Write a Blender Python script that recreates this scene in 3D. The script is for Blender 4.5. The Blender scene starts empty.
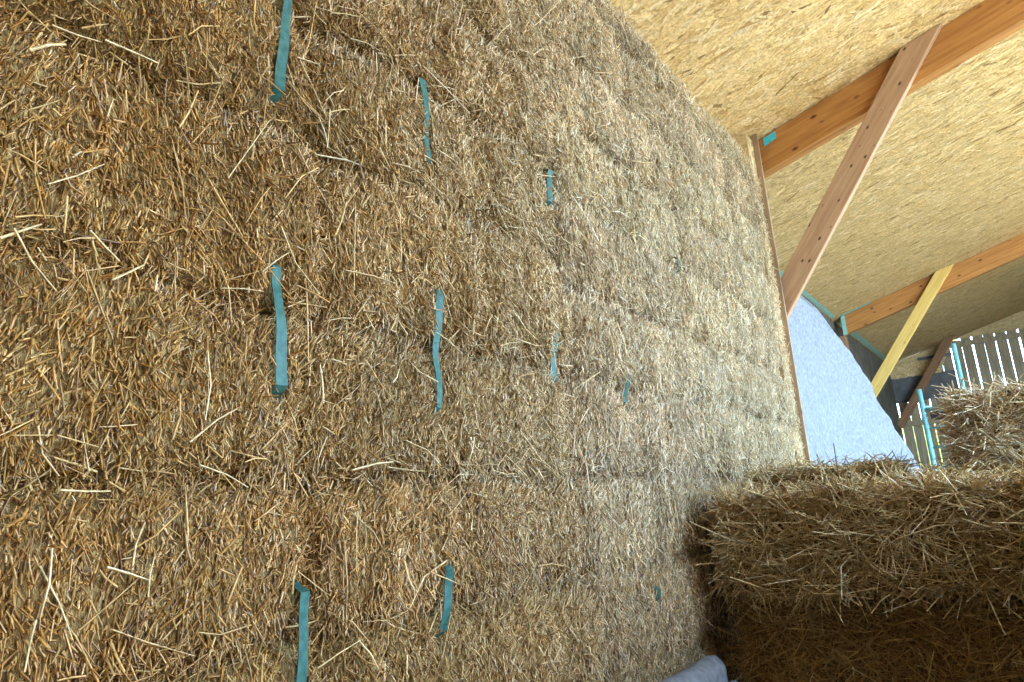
import bpy, bmesh, math, random
import numpy as np
from mathutils import Vector, Matrix

random.seed(7)
rng = np.random.default_rng(11)
SC = bpy.context.scene
COL = SC.collection
EYE = 1.5                                   # camera height above the floor, metres

# ------------------------------------------------------------------ camera
F_PX = 706.0
CAM = np.array([1.15, 0.0, EYE])
ROT = np.array([[0.80875083, -0.19065508, -0.55639261],     # rows: world axes seen from the camera
                [0.58445173, 0.15457507, 0.79656935],
                [-0.06586556, -0.96941074, 0.23644141]])
cam_data = bpy.data.cameras.new('camera')
cam_data.sensor_width = 36.0
cam_data.lens = F_PX / 1024.0 * 36.0
cam_data.clip_start = 0.02
cam = bpy.data.objects.new('camera', cam_data)
COL.objects.link(cam)
right, up, back = ROT @ [1, 0, 0], ROT @ [0, -1, 0], ROT @ [0, 0, -1]
m = Matrix.Identity(4)
for i in range(3):
    m[i][0], m[i][1], m[i][2], m[i][3] = right[i], up[i], back[i], CAM[i]
cam.matrix_world = m
SC.camera = cam

# ------------------------------------------------------------------ light
world = bpy.data.worlds.new('overcast_sky')
SC.world = world
world.use_nodes = True
bg = world.node_tree.nodes['Background']
bg.inputs[0].default_value = (0.46, 0.71, 1.0, 1)
bg.inputs[1].default_value = 13.0


def area(name, loc, target, sx, sy, energy, color, portal=False):
    l = bpy.data.lights.new(name, 'AREA')
    l.shape = 'RECTANGLE'
    l.size, l.size_y = sx, sy
    l.energy = energy
    l.color = color
    if portal:
        l.cycles.is_portal = True
    o = bpy.data.objects.new(name, l)
    COL.objects.link(o)
    o.location = loc
    d = Vector(target) - Vector(loc)
    o.rotation_euler = d.to_track_quat('-Z', 'Y').to_euler()
    return o


# daylight through the open side of the barn
area('daylight_portal', (4.75, 5.6, 2.75), (0, 5.6, 2.75), 9.2, 3.7, 1, (1, 1, 1), portal=True)
# added warm fill lamp in the side wall gap, opposite the near straw
area('warm_fill_light', (4.79, -0.7, 1.5), (0, -0.7, 1.5), 1.3, 2.9, 36, (1.0, 0.60, 0.26))
# sun from behind the straw wall: it only reaches the yard outside
sun_l = bpy.data.lights.new('sun', 'SUN')
sun_l.energy = 8.5
sun_l.angle = 0.01
sun_l.color = (1.0, 0.90, 0.76)
sun = bpy.data.objects.new('sun', sun_l)
COL.objects.link(sun)
sun.rotation_euler = Vector((0.62, 0.12, -0.78)).to_track_quat('-Z', 'Y').to_euler()

SC.view_settings.view_transform = 'Standard'
SC.view_settings.look = 'None'
SC.view_settings.gamma = 1.0
SC.view_settings.use_curve_mapping = False
SC.view_settings.exposure = 0.9
try:
    SC.cycles.max_bounces = 8
    SC.cycles.diffuse_bounces = 5
except Exception:
    pass

# ------------------------------------------------------------------ helpers


def ray(p):
    return ROT @ np.array([(p[0] - 512) / F_PX, (p[1] - 341) / F_PX, 1.0])


def on_plane(p, n, q):
    """point where the photograph's pixel p meets the plane through q with normal n"""
    r = ray(p)
    n = np.array(n, float)
    t = ((np.array(q, float) - CAM) @ n) / (r @ n)
    return CAM + t * r


def px_density(P):
    """square pixels that one square metre facing the room covers (for choosing how many stalks to build)"""
    d = P - CAM
    dep = np.maximum((d @ ROT[:, :]) [:, 2], 0.4)
    return (F_PX / dep) ** 2


def tag(o, label=None, cat=None, group=None, kind=None):
    if label:
        o['label'] = label
    if cat:
        o['category'] = cat
    if group:
        o['group'] = group
    if kind:
        o['kind'] = kind
    return o


def obj(name, me, mat=None, parent=None, loc=(0, 0, 0)):
    o = bpy.data.objects.new(name, me)
    COL.objects.link(o)
    o.location = loc
    if parent:
        o.parent = parent
    if mat and not me.materials:
        me.materials.append(mat)
    return o


def empty(name, loc, label, cat, group=None):
    o = bpy.data.objects.new(name, None)
    COL.objects.link(o)
    o.location = loc
    o.empty_display_size = 0.1
    return tag(o, label, cat, group)


def mesh_np(name, V, Fq, smooth=True, colors=None):
    """mesh from an (n,3) vertex array and an (m,k) face array"""
    me = bpy.data.meshes.new(name)
    k = Fq.shape[1]
    me.vertices.add(len(V))
    me.vertices.foreach_set('co', np.ascontiguousarray(V, np.float32).ravel())
    me.loops.add(Fq.size)
    me.loops.foreach_set('vertex_index', Fq.astype(np.int32).ravel())
    me.polygons.add(len(Fq))
    me.polygons.foreach_set('loop_start', np.arange(0, Fq.size, k, dtype=np.int32))
    me.polygons.foreach_set('use_smooth', np.full(len(Fq), bool(smooth)))
    if colors is not None:
        a = me.color_attributes.new('Col', 'FLOAT_COLOR', 'POINT')
        c4 = np.ones((len(V), 4), np.float32)
        c4[:, :3] = colors
        a.data.foreach_set('color', c4.ravel())
    me.update(calc_edges=True)
    me.validate()
    return me


def hash3(ix, iy, iz, seed):
    h = (ix * 374761393 + iy * 668265263 + iz * 2147483647 + seed * 974711) & 0xFFFFFFFF
    h = ((h ^ (h >> 13)) * 1274126177) & 0xFFFFFFFF
    h = ((h ^ (h >> 16)) * 2246822519) & 0xFFFFFFFF
    return ((h >> 8) & 0xFFFF) / 65535.0


def noise(x, y, z, seed=0):
    """value noise in -1..1"""
    x, y, z = np.broadcast_arrays(np.asarray(x, float), np.asarray(y, float), np.asarray(z, float))
    ix, iy, iz = (np.floor(a).astype(np.int64) for a in (x, y, z))
    fx, fy, fz = x - ix, y - iy, z - iz
    fx, fy, fz = (a * a * (3 - 2 * a) for a in (fx, fy, fz))
    r = 0
    for dx in (0, 1):
        for dy in (0, 1):
            for dz in (0, 1):
                w = (fx if dx else 1 - fx) * (fy if dy else 1 - fy) * (fz if dz else 1 - fz)
                r = r + w * hash3(ix + dx + 9000, iy + dy + 9000, iz + dz + 9000, seed)
    return r * 2 - 1


def box_mesh(name, lo, hi, bevel=0.0):
    bm = bmesh.new()
    bmesh.ops.create_cube(bm, size=1)
    lo, hi = Vector(lo), Vector(hi)
    for v in bm.verts:
        v.co = Vector((lo[i] + (v.co[i] + 0.5) * (hi[i] - lo[i]) for i in range(3)))
    if bevel:
        bmesh.ops.bevel(bm, geom=list(bm.edges), offset=bevel, segments=2, affect='EDGES', profile=0.6)
    me = bpy.data.meshes.new(name)
    bm.to_mesh(me)
    bm.free()
    return me


def beam_mesh(name, a, b, w, t, wdir, bevel=0.004, cut_a=None, cut_b=None):
    """timber from a to b; w is its size along wdir, t its size across; ends may be sheared along a direction"""
    a, b = Vector(a), Vector(b)
    ax = (b - a).normalized()
    wd = Vector(wdir)
    wd = (wd - ax * wd.dot(ax)).normalized()
    td = ax.cross(wd)
    bm = bmesh.new()
    vs = []
    for end, cut in ((a, cut_a), (b, cut_b)):
        for sw, st in ((-1, -1), (1, -1), (1, 1), (-1, 1)):
            p = end + wd * (sw * w / 2) + td * (st * t / 2)
            if cut is not None:                     # slide along the axis onto the plane (point, normal)
                q, n = Vector(cut[0]), Vector(cut[1])
                p = p + ax * ((q - p).dot(n) / ax.dot(n))
            vs.append(bm.verts.new(p))
    for f in ((0, 1, 2, 3), (7, 6, 5, 4), (0, 4, 5, 1), (1, 5, 6, 2), (2, 6, 7, 3), (3, 7, 4, 0)):
        bm.faces.new([vs[i] for i in f])
    bmesh.ops.recalc_face_normals(bm, faces=bm.faces)
    bmesh.ops.bevel(bm, geom=list(bm.edges), offset=bevel, segments=1, affect='EDGES')
    me = bpy.data.meshes.new(name)
    bm.to_mesh(me)
    bm.free()
    return me


# ------------------------------------------------------------------ materials


def new_mat(name, rough=0.6, spec=0.3):
    mt = bpy.data.materials.new(name)
    mt.use_nodes = True
    nt = mt.node_tree
    b = nt.nodes['Principled BSDF']
    b.inputs['Roughness'].default_value = rough
    b.inputs['Specular IOR Level'].default_value = spec
    return mt, nt, b


def nd(nt, typ, **kw):
    n = nt.nodes.new(typ)
    for k, v in kw.items():
        if k in n.inputs:
            n.inputs[k].default_value = v
        else:
            setattr(n, k, v)
    return n


def ramp(nt, fac, stops):
    r = nt.nodes.new('ShaderNodeValToRGB')
    el = r.color_ramp.elements
    while len(el) < len(stops):
        el.new(0.5)
    for e, (p, c) in zip(el, stops):
        e.position = p
        e.color = (*c, 1) if len(c) == 3 else c
    nt.links.new(fac, r.inputs[0])
    return r.outputs[0]


def straw_mat(name, rough, spec, thin=0.0):
    mt, nt, b = new_mat(name, rough, spec)
    at = nd(nt, 'ShaderNodeAttribute', attribute_name='Col')
    tc = nt.nodes.new('ShaderNodeTexCoord')
    nz = nd(nt, 'ShaderNodeTexNoise', Scale=60.0, Detail=3.0)
    nt.links.new(tc.outputs['Object'], nz.inputs['Vector'])
    v = ramp(nt, nz.outputs['Fac'], [(0.3, (0.62, 0.6, 0.55)), (0.7, (1.15, 1.13, 1.1))])
    mx = nd(nt, 'ShaderNodeMix', data_type='RGBA', blend_type='MULTIPLY')
    mx.inputs[0].default_value = 1.0
    nt.links.new(at.outputs['Color'], mx.inputs[6])
    nt.links.new(v, mx.inputs[7])
    nt.links.new(mx.outputs[2], b.inputs['Base Color'])
    if thin:                                     # thin dry stalks let some light through
        tr = nt.nodes.new('ShaderNodeBsdfTranslucent')
        nt.links.new(mx.outputs[2], tr.inputs['Color'])
        ms = nt.nodes.new('ShaderNodeMixShader')
        ms.inputs[0].default_value = thin
        nt.links.new(b.outputs[0], ms.inputs[1])
        nt.links.new(tr.outputs[0], ms.inputs[2])
        nt.links.new(ms.outputs[0], nt.nodes['Material Output'].inputs['Surface'])
    return mt


M = {}
M['stalk'] = straw_mat('straw_stalk', 0.34, 0.7, 0.3)

# matted straw of a bale body, under the stalks
def matted(name, stops):
    mt, nt, b = new_mat(name, 0.8, 0.1)
    tc = nt.nodes.new('ShaderNodeTexCoord')
    mp = nd(nt, 'ShaderNodeMapping')
    mp.inputs['Scale'].default_value = (160, 160, 38)
    nt.links.new(tc.outputs['Object'], mp.inputs['Vector'])
    nz = nd(nt, 'ShaderNodeTexNoise', Scale=1.0, Detail=4.0, Distortion=1.2)
    nt.links.new(mp.outputs[0], nz.inputs['Vector'])
    c = ramp(nt, nz.outputs['Fac'], stops)
    nt.links.new(c, b.inputs['Base Color'])
    bp = nd(nt, 'ShaderNodeBump', Strength=0.9, Distance=0.01)
    nt.links.new(nz.outputs['Fac'], bp.inputs['Height'])
    nt.links.new(bp.outputs[0], b.inputs['Normal'])
    return mt


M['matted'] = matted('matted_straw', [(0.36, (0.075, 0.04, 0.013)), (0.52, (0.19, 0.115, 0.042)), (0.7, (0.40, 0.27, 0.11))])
M['matted_lit'] = matted('matted_lit_straw', [(0.36, (0.085, 0.055, 0.027)), (0.52, (0.25, 0.18, 0.10)), (0.7, (0.52, 0.42, 0.27))])  # lighter copy of the body straw: daylight on the far bales put into colour


def strap_mat():
    mt, nt, b = new_mat('teal_strap', 0.5, 0.2)
    tc = nt.nodes.new('ShaderNodeTexCoord')
    nz = nd(nt, 'ShaderNodeTexNoise', Scale=55.0, Detail=3.0)
    nt.links.new(tc.outputs['Object'], nz.inputs['Vector'])
    c = ramp(nt, nz.outputs['Fac'], [(0.35, (0.018, 0.06, 0.048)), (0.65, (0.036, 0.098, 0.08))])
    nt.links.new(c, b.inputs['Base Color'])
    w = nd(nt, 'ShaderNodeTexWave', Scale=220.0)
    nt.links.new(tc.outputs['Object'], w.inputs['Vector'])
    bp = nd(nt, 'ShaderNodeBump', Strength=0.15, Distance=0.001)
    nt.links.new(w.outputs['Fac'], bp.inputs['Height'])
    nt.links.new(bp.outputs[0], b.inputs['Normal'])
    return mt


M['strap'] = strap_mat()


def wood_mat(name, light, dark, knot, axis, rough=0.55, kscale=5.0):
    """sawn timber: grain along `axis` (world vector), scattered knots"""
    mt, nt, b = new_mat(name, rough, 0.3)
    tc = nt.nodes.new('ShaderNodeTexCoord')
    ax = Vector(axis).normalized()
    q = Vector((1, 0, 0)).rotation_difference(ax).inverted()
    mp = nd(nt, 'ShaderNodeMapping')
    mp.inputs['Rotation'].default_value = q.to_euler()
    nt.links.new(tc.outputs['Object'], mp.inputs['Vector'])
    mp2 = nd(nt, 'ShaderNodeMapping')
    mp2.inputs['Scale'].default_value = (1.6, 26, 26)
    nt.links.new(mp.outputs[0], mp2.inputs['Vector'])
    nz = nd(nt, 'ShaderNodeTexNoise', Scale=1.6, Detail=6.0, Distortion=0.6)
    nt.links.new(mp2.outputs[0], nz.inputs['Vector'])
    base = ramp(nt, nz.outputs['Fac'], [(0.35, dark), (0.65, light)])
    mp3 = nd(nt, 'ShaderNodeMapping')
    mp3.inputs['Scale'].default_value = (1.0, 2.0, 2.0)
    nt.links.new(mp.outputs[0], mp3.inputs['Vector'])
    vo = nd(nt, 'ShaderNodeTexVoronoi', Scale=kscale)
    vo.inputs['Randomness'].default_value = 1.0
    nt.links.new(mp3.outputs[0], vo.inputs['Vector'])
    km = ramp(nt, vo.outputs['Distance'], [(0.07, (1, 1, 1)), (0.16, (0, 0, 0))])
    mx = nd(nt, 'ShaderNodeMix', data_type='RGBA')
    nt.links.new(km, mx.inputs[0])
    nt.links.new(base, mx.inputs[6])
    mx.inputs[7].default_value = (*knot, 1)
    nt.links.new(mx.outputs[2], b.inputs['Base Color'])
    bp = nd(nt, 'ShaderNodeBump', Strength=0.2, Distance=0.003)
    nt.links.new(nz.outputs['Fac'], bp.inputs['Height'])
    nt.links.new(bp.outputs[0], b.inputs['Normal'])
    return mt


SLOPE = 0.27
CZ = EYE + 2.6                               # underside of the roof boards above x = 0


def roof_z(x):
    return CZ + SLOPE * x


M['rafter'] = wood_mat('rafter_timber', (0.46, 0.205, 0.055), (0.32, 0.125, 0.03), (0.09, 0.03, 0.01), (1, 0, SLOPE))
M['brace_pink'] = wood_mat('pinkish_brace_timber', (0.43, 0.255, 0.14), (0.33, 0.18, 0.095), (0.035, 0.015, 0.01), (0.62, 0, 0.78), kscale=8)
M['brace_yellow'] = wood_mat('yellow_brace_timber', (0.68, 0.46, 0.14), (0.58, 0.36, 0.09), (0.33, 0.17, 0.04), (0.62, 0, 0.78))
M['brace_brown'] = wood_mat('brown_brace_timber', (0.30, 0.15, 0.07), (0.2, 0.095, 0.04), (0.06, 0.03, 0.015), (0.62, 0, 0.78))
M['post'] = wood_mat('post_timber', (0.30, 0.17, 0.085), (0.2, 0.105, 0.05), (0.06, 0.03, 0.015), (0, 0, 1))
M['slat'] = wood_mat('weathered_slat_timber', (0.42, 0.33, 0.20), (0.26, 0.195, 0.115), (0.10, 0.065, 0.035), (0, 0, 1))
M['end_edge'] = wood_mat('board_edge_timber', (0.34, 0.22, 0.125), (0.23, 0.145, 0.08), (0.12, 0.06, 0.03), (0, 0, 1))

# oriented strand board: base under the strands
mt, nt, b = new_mat('strand_board', 0.6, 0.25)
tc = nt.nodes.new('ShaderNodeTexCoord')
mp = nd(nt, 'ShaderNodeMapping')
mp.inputs['Scale'].default_value = (9, 55, 55)
nt.links.new(tc.outputs['Object'], mp.inputs['Vector'])
nz = nd(nt, 'ShaderNodeTexNoise', Scale=1.0, Detail=4.0, Distortion=1.6)
nt.links.new(mp.outputs[0], nz.inputs['Vector'])
c = ramp(nt, nz.outputs['Fac'], [(0.3, (0.34, 0.22, 0.09)), (0.5, (0.56, 0.40, 0.19)), (0.7, (0.68, 0.51, 0.27))])
nt.links.new(c, b.inputs['Base Color'])
bp = nd(nt, 'ShaderNodeBump', Strength=0.35, Distance=0.003)
nt.links.new(nz.outputs['Fac'], bp.inputs['Height'])
nt.links.new(bp.outputs[0], b.inputs['Normal'])
M['osb'] = mt
M['strand'] = straw_mat('wood_strand', 0.5, 0.35)


def plain(name, colr, rough=0.6, spec=0.3, nscale=8.0, var=0.25, bump=0.0):
    mt, nt, b = new_mat(name, rough, spec)
    tc = nt.nodes.new('ShaderNodeTexCoord')
    nz = nd(nt, 'ShaderNodeTexNoise', Scale=nscale, Detail=5.0)
    nt.links.new(tc.outputs['Object'], nz.inputs['Vector'])
    lo = tuple(x * (1 - var) for x in colr)
    hi = tuple(min(1, x * (1 + var)) for x in colr)
    c = ramp(nt, nz.outputs['Fac'], [(0.3, lo), (0.7, hi)])
    nt.links.new(c, b.inputs['Base Color'])
    if bump:
        bp = nd(nt, 'ShaderNodeBump', Strength=bump, Distance=0.01)
        nt.links.new(nz.outputs['Fac'], bp.inputs['Height'])
        nt.links.new(bp.outputs[0], b.inputs['Normal'])
    return mt


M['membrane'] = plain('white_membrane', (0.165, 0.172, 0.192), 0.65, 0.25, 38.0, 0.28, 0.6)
M['concrete'] = plain('concrete_floor', (0.30, 0.26, 0.20), 0.85, 0.15, 5.0, 0.25, 0.2)
M['dark_wall'] = plain('dark_boarding', (0.10, 0.085, 0.065), 0.8, 0.15, 6.0, 0.35, 0.2)
M['room_wall'] = plain('plank_wall', (0.34, 0.25, 0.15), 0.75, 0.2, 4.0, 0.3, 0.2)
M['grey_sheet'] = plain('grey_sheet', (0.13, 0.13, 0.125), 0.6, 0.25, 6.0, 0.3, 0.1)
M['teal_tape'] = plain('teal_tape', (0.26, 0.46, 0.41), 0.4, 0.4, 30.0, 0.15)
M['cyan_tape'] = plain('cyan_bracket', (0.06, 0.46, 0.52), 0.45, 0.4, 30.0, 0.2)
M['scaffold'] = plain('teal_scaffold_paint', (0.15, 0.33, 0.34), 0.45, 0.4, 20.0, 0.2)
M['black'] = plain('black_plastic', (0.012, 0.012, 0.016), 0.5, 0.3, 20.0, 0.2)
M['grass'] = plain('earth_yard', (0.52, 0.39, 0.23), 0.9, 0.1, 2.0, 0.3, 0.2)
M['hedge'] = plain('hedge_leaves', (0.24, 0.26, 0.07), 0.8, 0.2, 3.0, 0.45, 0.4)
M['sheet_grey'] = plain('grey_underside', (0.20, 0.22, 0.27), 0.7, 0.2, 12.0, 0.15)

# ------------------------------------------------------------------ the setting
Y0, Y1, XR = -2.6, 16.0, 4.8
tag(obj('floor', box_mesh('floor', (-0.9, Y0, -0.15), (XR, Y1, 0.0)), M['concrete']),
    'bare concrete floor under the bales', 'floor', kind='structure')


def roof_slab(name, y0, y1):
    V = []
    for z in (0.0, 0.05):
        for x, y in ((-0.95, y0), (XR + 0.3, y0), (XR + 0.3, y1), (-0.95, y1)):
            V.append((x, y, roof_z(x) + z))
    Fq = np.array([(0, 3, 2, 1), (4, 5, 6, 7), (0, 1, 5, 4), (1, 2, 6, 5), (2, 3, 7, 6), (3, 0, 4, 7)])
    # fold: underside must face down
    return mesh_np(name, np.array(V), Fq, smooth=False)


ceiling = tag(obj('ceiling', roof_slab('ceiling', Y0, Y1 + 0.2), M['osb']),
              'sloping strand board ceiling above the straw wall', 'ceiling', kind='structure')


def strands(name, n, xr, yr, zfun, length, width, parent, ang=0.0, spread=0.55, flat='roof', seed=1):
    """flat wood strands pressed into a board: irregular six-cornered chips at slightly different depths"""
    r = np.random.default_rng(seed)
    x = r.uniform(*xr, n)
    y = r.uniform(*yr, n)
    a = ang + r.normal(0, spread, n)
    L = r.uniform(*length, n) * r.uniform(0.6, 1.2, n)
    W = r.uniform(*width, n) * r.uniform(0.5, 1.3, n)
    dep = r.uniform(0.0006, 0.0042, n)
    prof = np.array([(-.5, 0.1), (-.38, .5), (.36, .5), (.5, -.05), (.4, -.5), (-.36, -.5)])
    jx = r.uniform(-.09, .09, (n, 6))
    jy = r.uniform(-.12, .12, (n, 6))
    u = (prof[None, :, 0] + jx) * L[:, None]
    v = (prof[None, :, 1] + jy) * W[:, None]
    X = x[:, None] + u * np.cos(a)[:, None] - v * np.sin(a)[:, None]
    Y = y[:, None] + u * np.sin(a)[:, None] + v * np.cos(a)[:, None]
    tilt = r.normal(0, 0.012, n)[:, None] * u + r.normal(0, 0.05, n)[:, None] * v
    pal = np.array([(0.76, 0.54, 0.27), (0.69, 0.47, 0.215), (0.61, 0.40, 0.17), (0.80, 0.60, 0.35), (0.47, 0.29, 0.11), (0.29, 0.17, 0.065)])
    ci = r.choice(6, n, p=[.30, .28, .2, .16, .045, .015])
    colr = pal[ci] * r.uniform(0.86, 1.1, (n, 1))
    if flat == 'roof':
        Z = zfun(X) - dep[:, None] - np.abs(tilt)
        V = np.stack([X, Y, Z], -1).reshape(-1, 3)
        order = [5, 4, 3, 2, 1, 0]
    else:                                      # upright board in a plane y = const, seen from -y: (X, Y) -> (x, z)
        V = np.stack([X, np.full_like(X, flat) - dep[:, None] - np.abs(tilt), Y], -1).reshape(-1, 3)
        order = [0, 1, 2, 3, 4, 5]
    Fq = (np.arange(n)[:, None] * 6 + np.array(order)[None])
    me = mesh_np(name, V, Fq, smooth=False, colors=np.repeat(colr, 6, 0))
    return tag(obj(name, me, M['strand'], parent), kind='stuff')


strands('wood_strands', 17000, (-0.25, 2.6), (1.6, 5.05), roof_z, (0.08, 0.20), (0.011, 0.038), ceiling, 0.15, 0.5, seed=3)
strands('wood_strands', 19000, (-0.72, 3.2), (5.15, 10.8), roof_z, (0.08, 0.19), (0.010, 0.030), ceiling, 0.0, 0.42, seed=4)
strands('wood_strands', 12000, (-0.85, 3.6), (10.9, 15.9), roof_z, (0.09, 0.2), (0.014, 0.04), ceiling, 0.0, 0.42, seed=5)

# outer wall behind the straw and beyond it
tag(obj('wall_left', box_mesh('wall_left', (-0.85, Y0, 0), (-0.73, Y1, roof_z(-0.8) + 0.02)), M['dark_wall']),
    'dark outer wall boarding behind the white membrane', 'wall', kind='structure')
# the side of the barn away from the straw wall: open between two piers
wr = obj('wall_right', box_mesh('wall_right', (XR, Y0, 0), (XR + 0.15, -1.35, roof_z(XR))), M['room_wall'])
tag(wr, 'plank wall opposite the straw wall with a wide opening', 'wall', kind='structure')
for nm_, y0, y1, z0, z1 in (('pier', -0.05, 1.0, 0, roof_z(XR)), ('pier', 10.2, Y1, 0, roof_z(XR)), ('gap_lintel', -1.35, -0.05, 2.95, roof_z(XR)),
                            ('lintel', 1.0, 10.2, 4.6, roof_z(XR)), ('parapet', 1.0, 10.2, 0, 0.9)):
    obj(nm_, box_mesh(nm_, (XR, y0, z0), (XR + 0.15, y1, z1)), M['room_wall'], wr)
tag(obj('wall_back', box_mesh('wall_back', (-0.85, Y0 - 0.15, 0), (XR + 0.15, Y0, roof_z(XR))), M['room_wall']),
    'plank wall behind the viewer', 'wall', kind='structure')

# far gable: vertical slats with daylight between them, rails, strand boards above
gable = bpy.data.objects.new('wall_far', None)
COL.objects.link(gable)
gable.location = (3, 16.0, 0)
tag(gable, 'far gable wall of upright slats with daylight between them', 'wall', kind='structure')
GY = 16.0
slat_me = box_mesh('slat', (-0.085, 0, 0), (0.085, 0.025, EYE + 2.72), 0.004)
slat_me.materials.append(M['slat'])
x = -0.80
k = 0
while x < XR:
    o = obj('slat', slat_me, None, gable, (x - 3 + random.uniform(-.006, .006), 0.0, 0))
    o.rotation_euler = (0, random.uniform(-.004, .004), random.uniform(-.05, .05))
    o.scale = (random.uniform(0.97, 1.05), 1, min(1.0, (roof_z(x - .1) - 0.01) / (EYE + 2.72)))
    x += 0.183
    k += 1
for zz in (EYE + 2.60, EYE + 1.2, 0.4):
    obj('rail', box_mesh('rail', (-3.8, -0.06, zz - 0.05), (1.8, -0.005, zz + 0.05), 0.004), M['slat'], gable)
# strand boards closing the gable over the slats
V = np.array([(-3.85, 0, EYE + 2.71), (1.9, 0, EYE + 2.71), (1.9, 0, roof_z(4.9)), (-2.6, 0, roof_z(0.4)),
              (-3.85, 0.02, EYE + 2.71), (1.9, 0.02, EYE + 2.71), (1.9, 0.02, roof_z(4.9)), (-2.6, 0.02, roof_z(0.4))])
gb = mesh_np('gable_board', V, np.array([(0, 1, 2, 3), (7, 6, 5, 4), (0, 4, 5, 1), (1, 5, 6, 2), (2, 6, 7, 3), (3, 7, 4, 0)]), smooth=False)
obj('gable_board', gb, M['osb'], gable)
V = np.array([(-3.80, -.10, EYE + 2.11), (-2.87, -.10, EYE + 2.11), (-2.55, -.10, roof_z(0.45) - .02), (-3.80, -.10, roof_z(-.8) - .01)])
V = np.concatenate([V, V + np.array([0, 0.03, 0])])
obj('strand_board', mesh_np('strand_board', V, np.array([(0, 1, 2, 3), (7, 6, 5, 4), (0, 4, 5, 1), (1, 5, 6, 2), (2, 6, 7, 3), (3, 7, 4, 0)]), smooth=False), M['osb'], gable)
strands('wood_strands', 900, (-0.78, 0.11), (EYE + 2.13, EYE + 2.36), None, (0.08, 0.16), (0.015, 0.035), gable, 0.1, 0.5, flat=GY - 0.10, seed=8)
for o in list(gable.children):
    if o.name.startswith('wood_strands'):
        o.location = (-3, -16.0, 0)
obj('dark_rail', box_mesh('dark_rail', (-3.2, -0.15, EYE + 2.40), (-2.62, -0.105, EYE + 2.45)), M['grey_sheet'], gable)
obj('grey_sheet', box_mesh('grey_sheet', (-3.84, -0.07, EYE + 1.62), (-2.62, -0.062, EYE + 2.12)), M['grey_sheet'], gable)

# meadow and hedge outside
tag(obj('ground_outside', box_mesh('ground_outside', (-30, -20, -0.4), (45, 60, -0.2)), M['grass']),
    'pale earth yard outside the barn', 'ground', kind='structure')

bm = bmesh.new()
bmesh.ops.create_cube(bm, size=1)
bmesh.ops.subdivide_edges(bm, edges=list(bm.edges), cuts=23, use_grid_fill=True)
for v in bm.verts:
    p = Vector((v.co.x * 9.0, v.co.y * 1.6, (v.co.z + .5) * 3.3))
    d = Vector((v.co.x * .2, v.co.y, v.co.z * .7)).normalized()
    v.co = p + d * (0.28 * float(noise(p.x * 1.3, p.y * 1.3, p.z * 1.3, 61)) + 0.12 * float(noise(p.x * 5, p.y * 5, p.z * 5, 62)))
    v.co.z = max(v.co.z, 0)
me = bpy.data.meshes.new('garden_hedge'); bm.to_mesh(me); bm.free()
tag(obj('garden_hedge', me, M['hedge'], None, (2.6, 21.0, -0.2)), 'yellow green hedge glimpsed between the gable slats', 'hedge')

# ------------------------------------------------------------------ timber frame


def timber(name, a, b, w, t, wdir, mat, label, cat, **kw):
    a = Vector(a)
    me = beam_mesh(name, Vector(a) - a, Vector(b) - a, w, t, wdir,
                   cut_a=kw.get('cut_a') and (Vector(kw['cut_a'][0]) - a, kw['cut_a'][1]),
                   cut_b=kw.get('cut_b') and (Vector(kw['cut_b'][0]) - a, kw['cut_b'][1]))
    return tag(obj(name, me, mat, None, a), label, cat, kw.get('group'))


RD = 0.27                                   # rafter depth
for yy, x0, lab in ((5.11, -0.68, 'orange brown roof rafter meeting the end of the straw wall'),
                    (10.86, -0.62, 'middle orange roof rafter edged with teal tape'),
                    ):
    timber('roof_rafter', (x0, yy, roof_z(x0) - RD / 2 - 0.006), (XR - .05, yy, roof_z(XR - .05) - RD / 2 - 0.006),
           RD * 0.965, 0.10, (0, 0, 1), M['rafter'], lab, 'rafter', group='roof rafters',
           cut_a=((x0, yy, 0), (1, 0, 0)))
RN = (-SLOPE, 0, 1)


def brace(top, bot, y, w, t, mat, label):
    timber('knee_brace', (bot[0], y, EYE + bot[1]), (top[0], y, EYE + top[1]), w, t, (0.8, 0, -0.6), mat, label, 'brace',
           group='diagonal knee braces', cut_b=((0, y, CZ - 0.006), RN))


brace((1.15, 2.93), (-0.25, 1.00), 5.03, 0.165, 0.055, M['brace_pink'], 'pinkish knotty diagonal brace rising from the straw wall end')
brace((0.745, 2.78), (-0.60, 1.00), 10.77, 0.145, 0.06, M['brace_yellow'], 'pale yellow diagonal brace nailed to the middle rafter')
brace((0.455, 2.765), (-0.71, 1.13), 15.62, 0.145, 0.07, M['brace_brown'], 'dark brown diagonal brace in front of the gable slats')
for yy, lab in ((10.86, 'brown wall post under the middle rafter'),):
    timber('wall_post', (-0.655, yy, 0), (-0.655, yy, roof_z(-0.655) - RD - 0.01), 0.13, 0.14, (1, 0, 0), M['post'], lab, 'post', group='wall posts')


def tape(name, pts, wdir, w, mat, label, t=0.004):
    a, b = Vector(pts[0]), Vector(pts[1])
    return timber(name, a, b, w, t, wdir, mat, label, 'tape', group='teal sealing tapes')


def rz(x, d=0.004):
    return roof_z(x) - d


def strip(name, quad, mat, label, th=0.0015):
    """thin tape from four corners"""
    q = [Vector(p) for p in quad]
    n = (q[1] - q[0]).cross(q[3] - q[0]).normalized() * th
    c = q[0]
    V = np.array([tuple(p - c) for p in q] + [tuple(p - c + n) for p in q])
    me = mesh_np(name, V, np.array([(0, 1, 2, 3), (7, 6, 5, 4), (0, 4, 5, 1), (1, 5, 6, 2), (2, 6, 7, 3), (3, 7, 4, 0)]), smooth=False)
    return tag(obj(name, me, mat, None, c), label, 'tape', 'teal sealing tapes')


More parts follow.
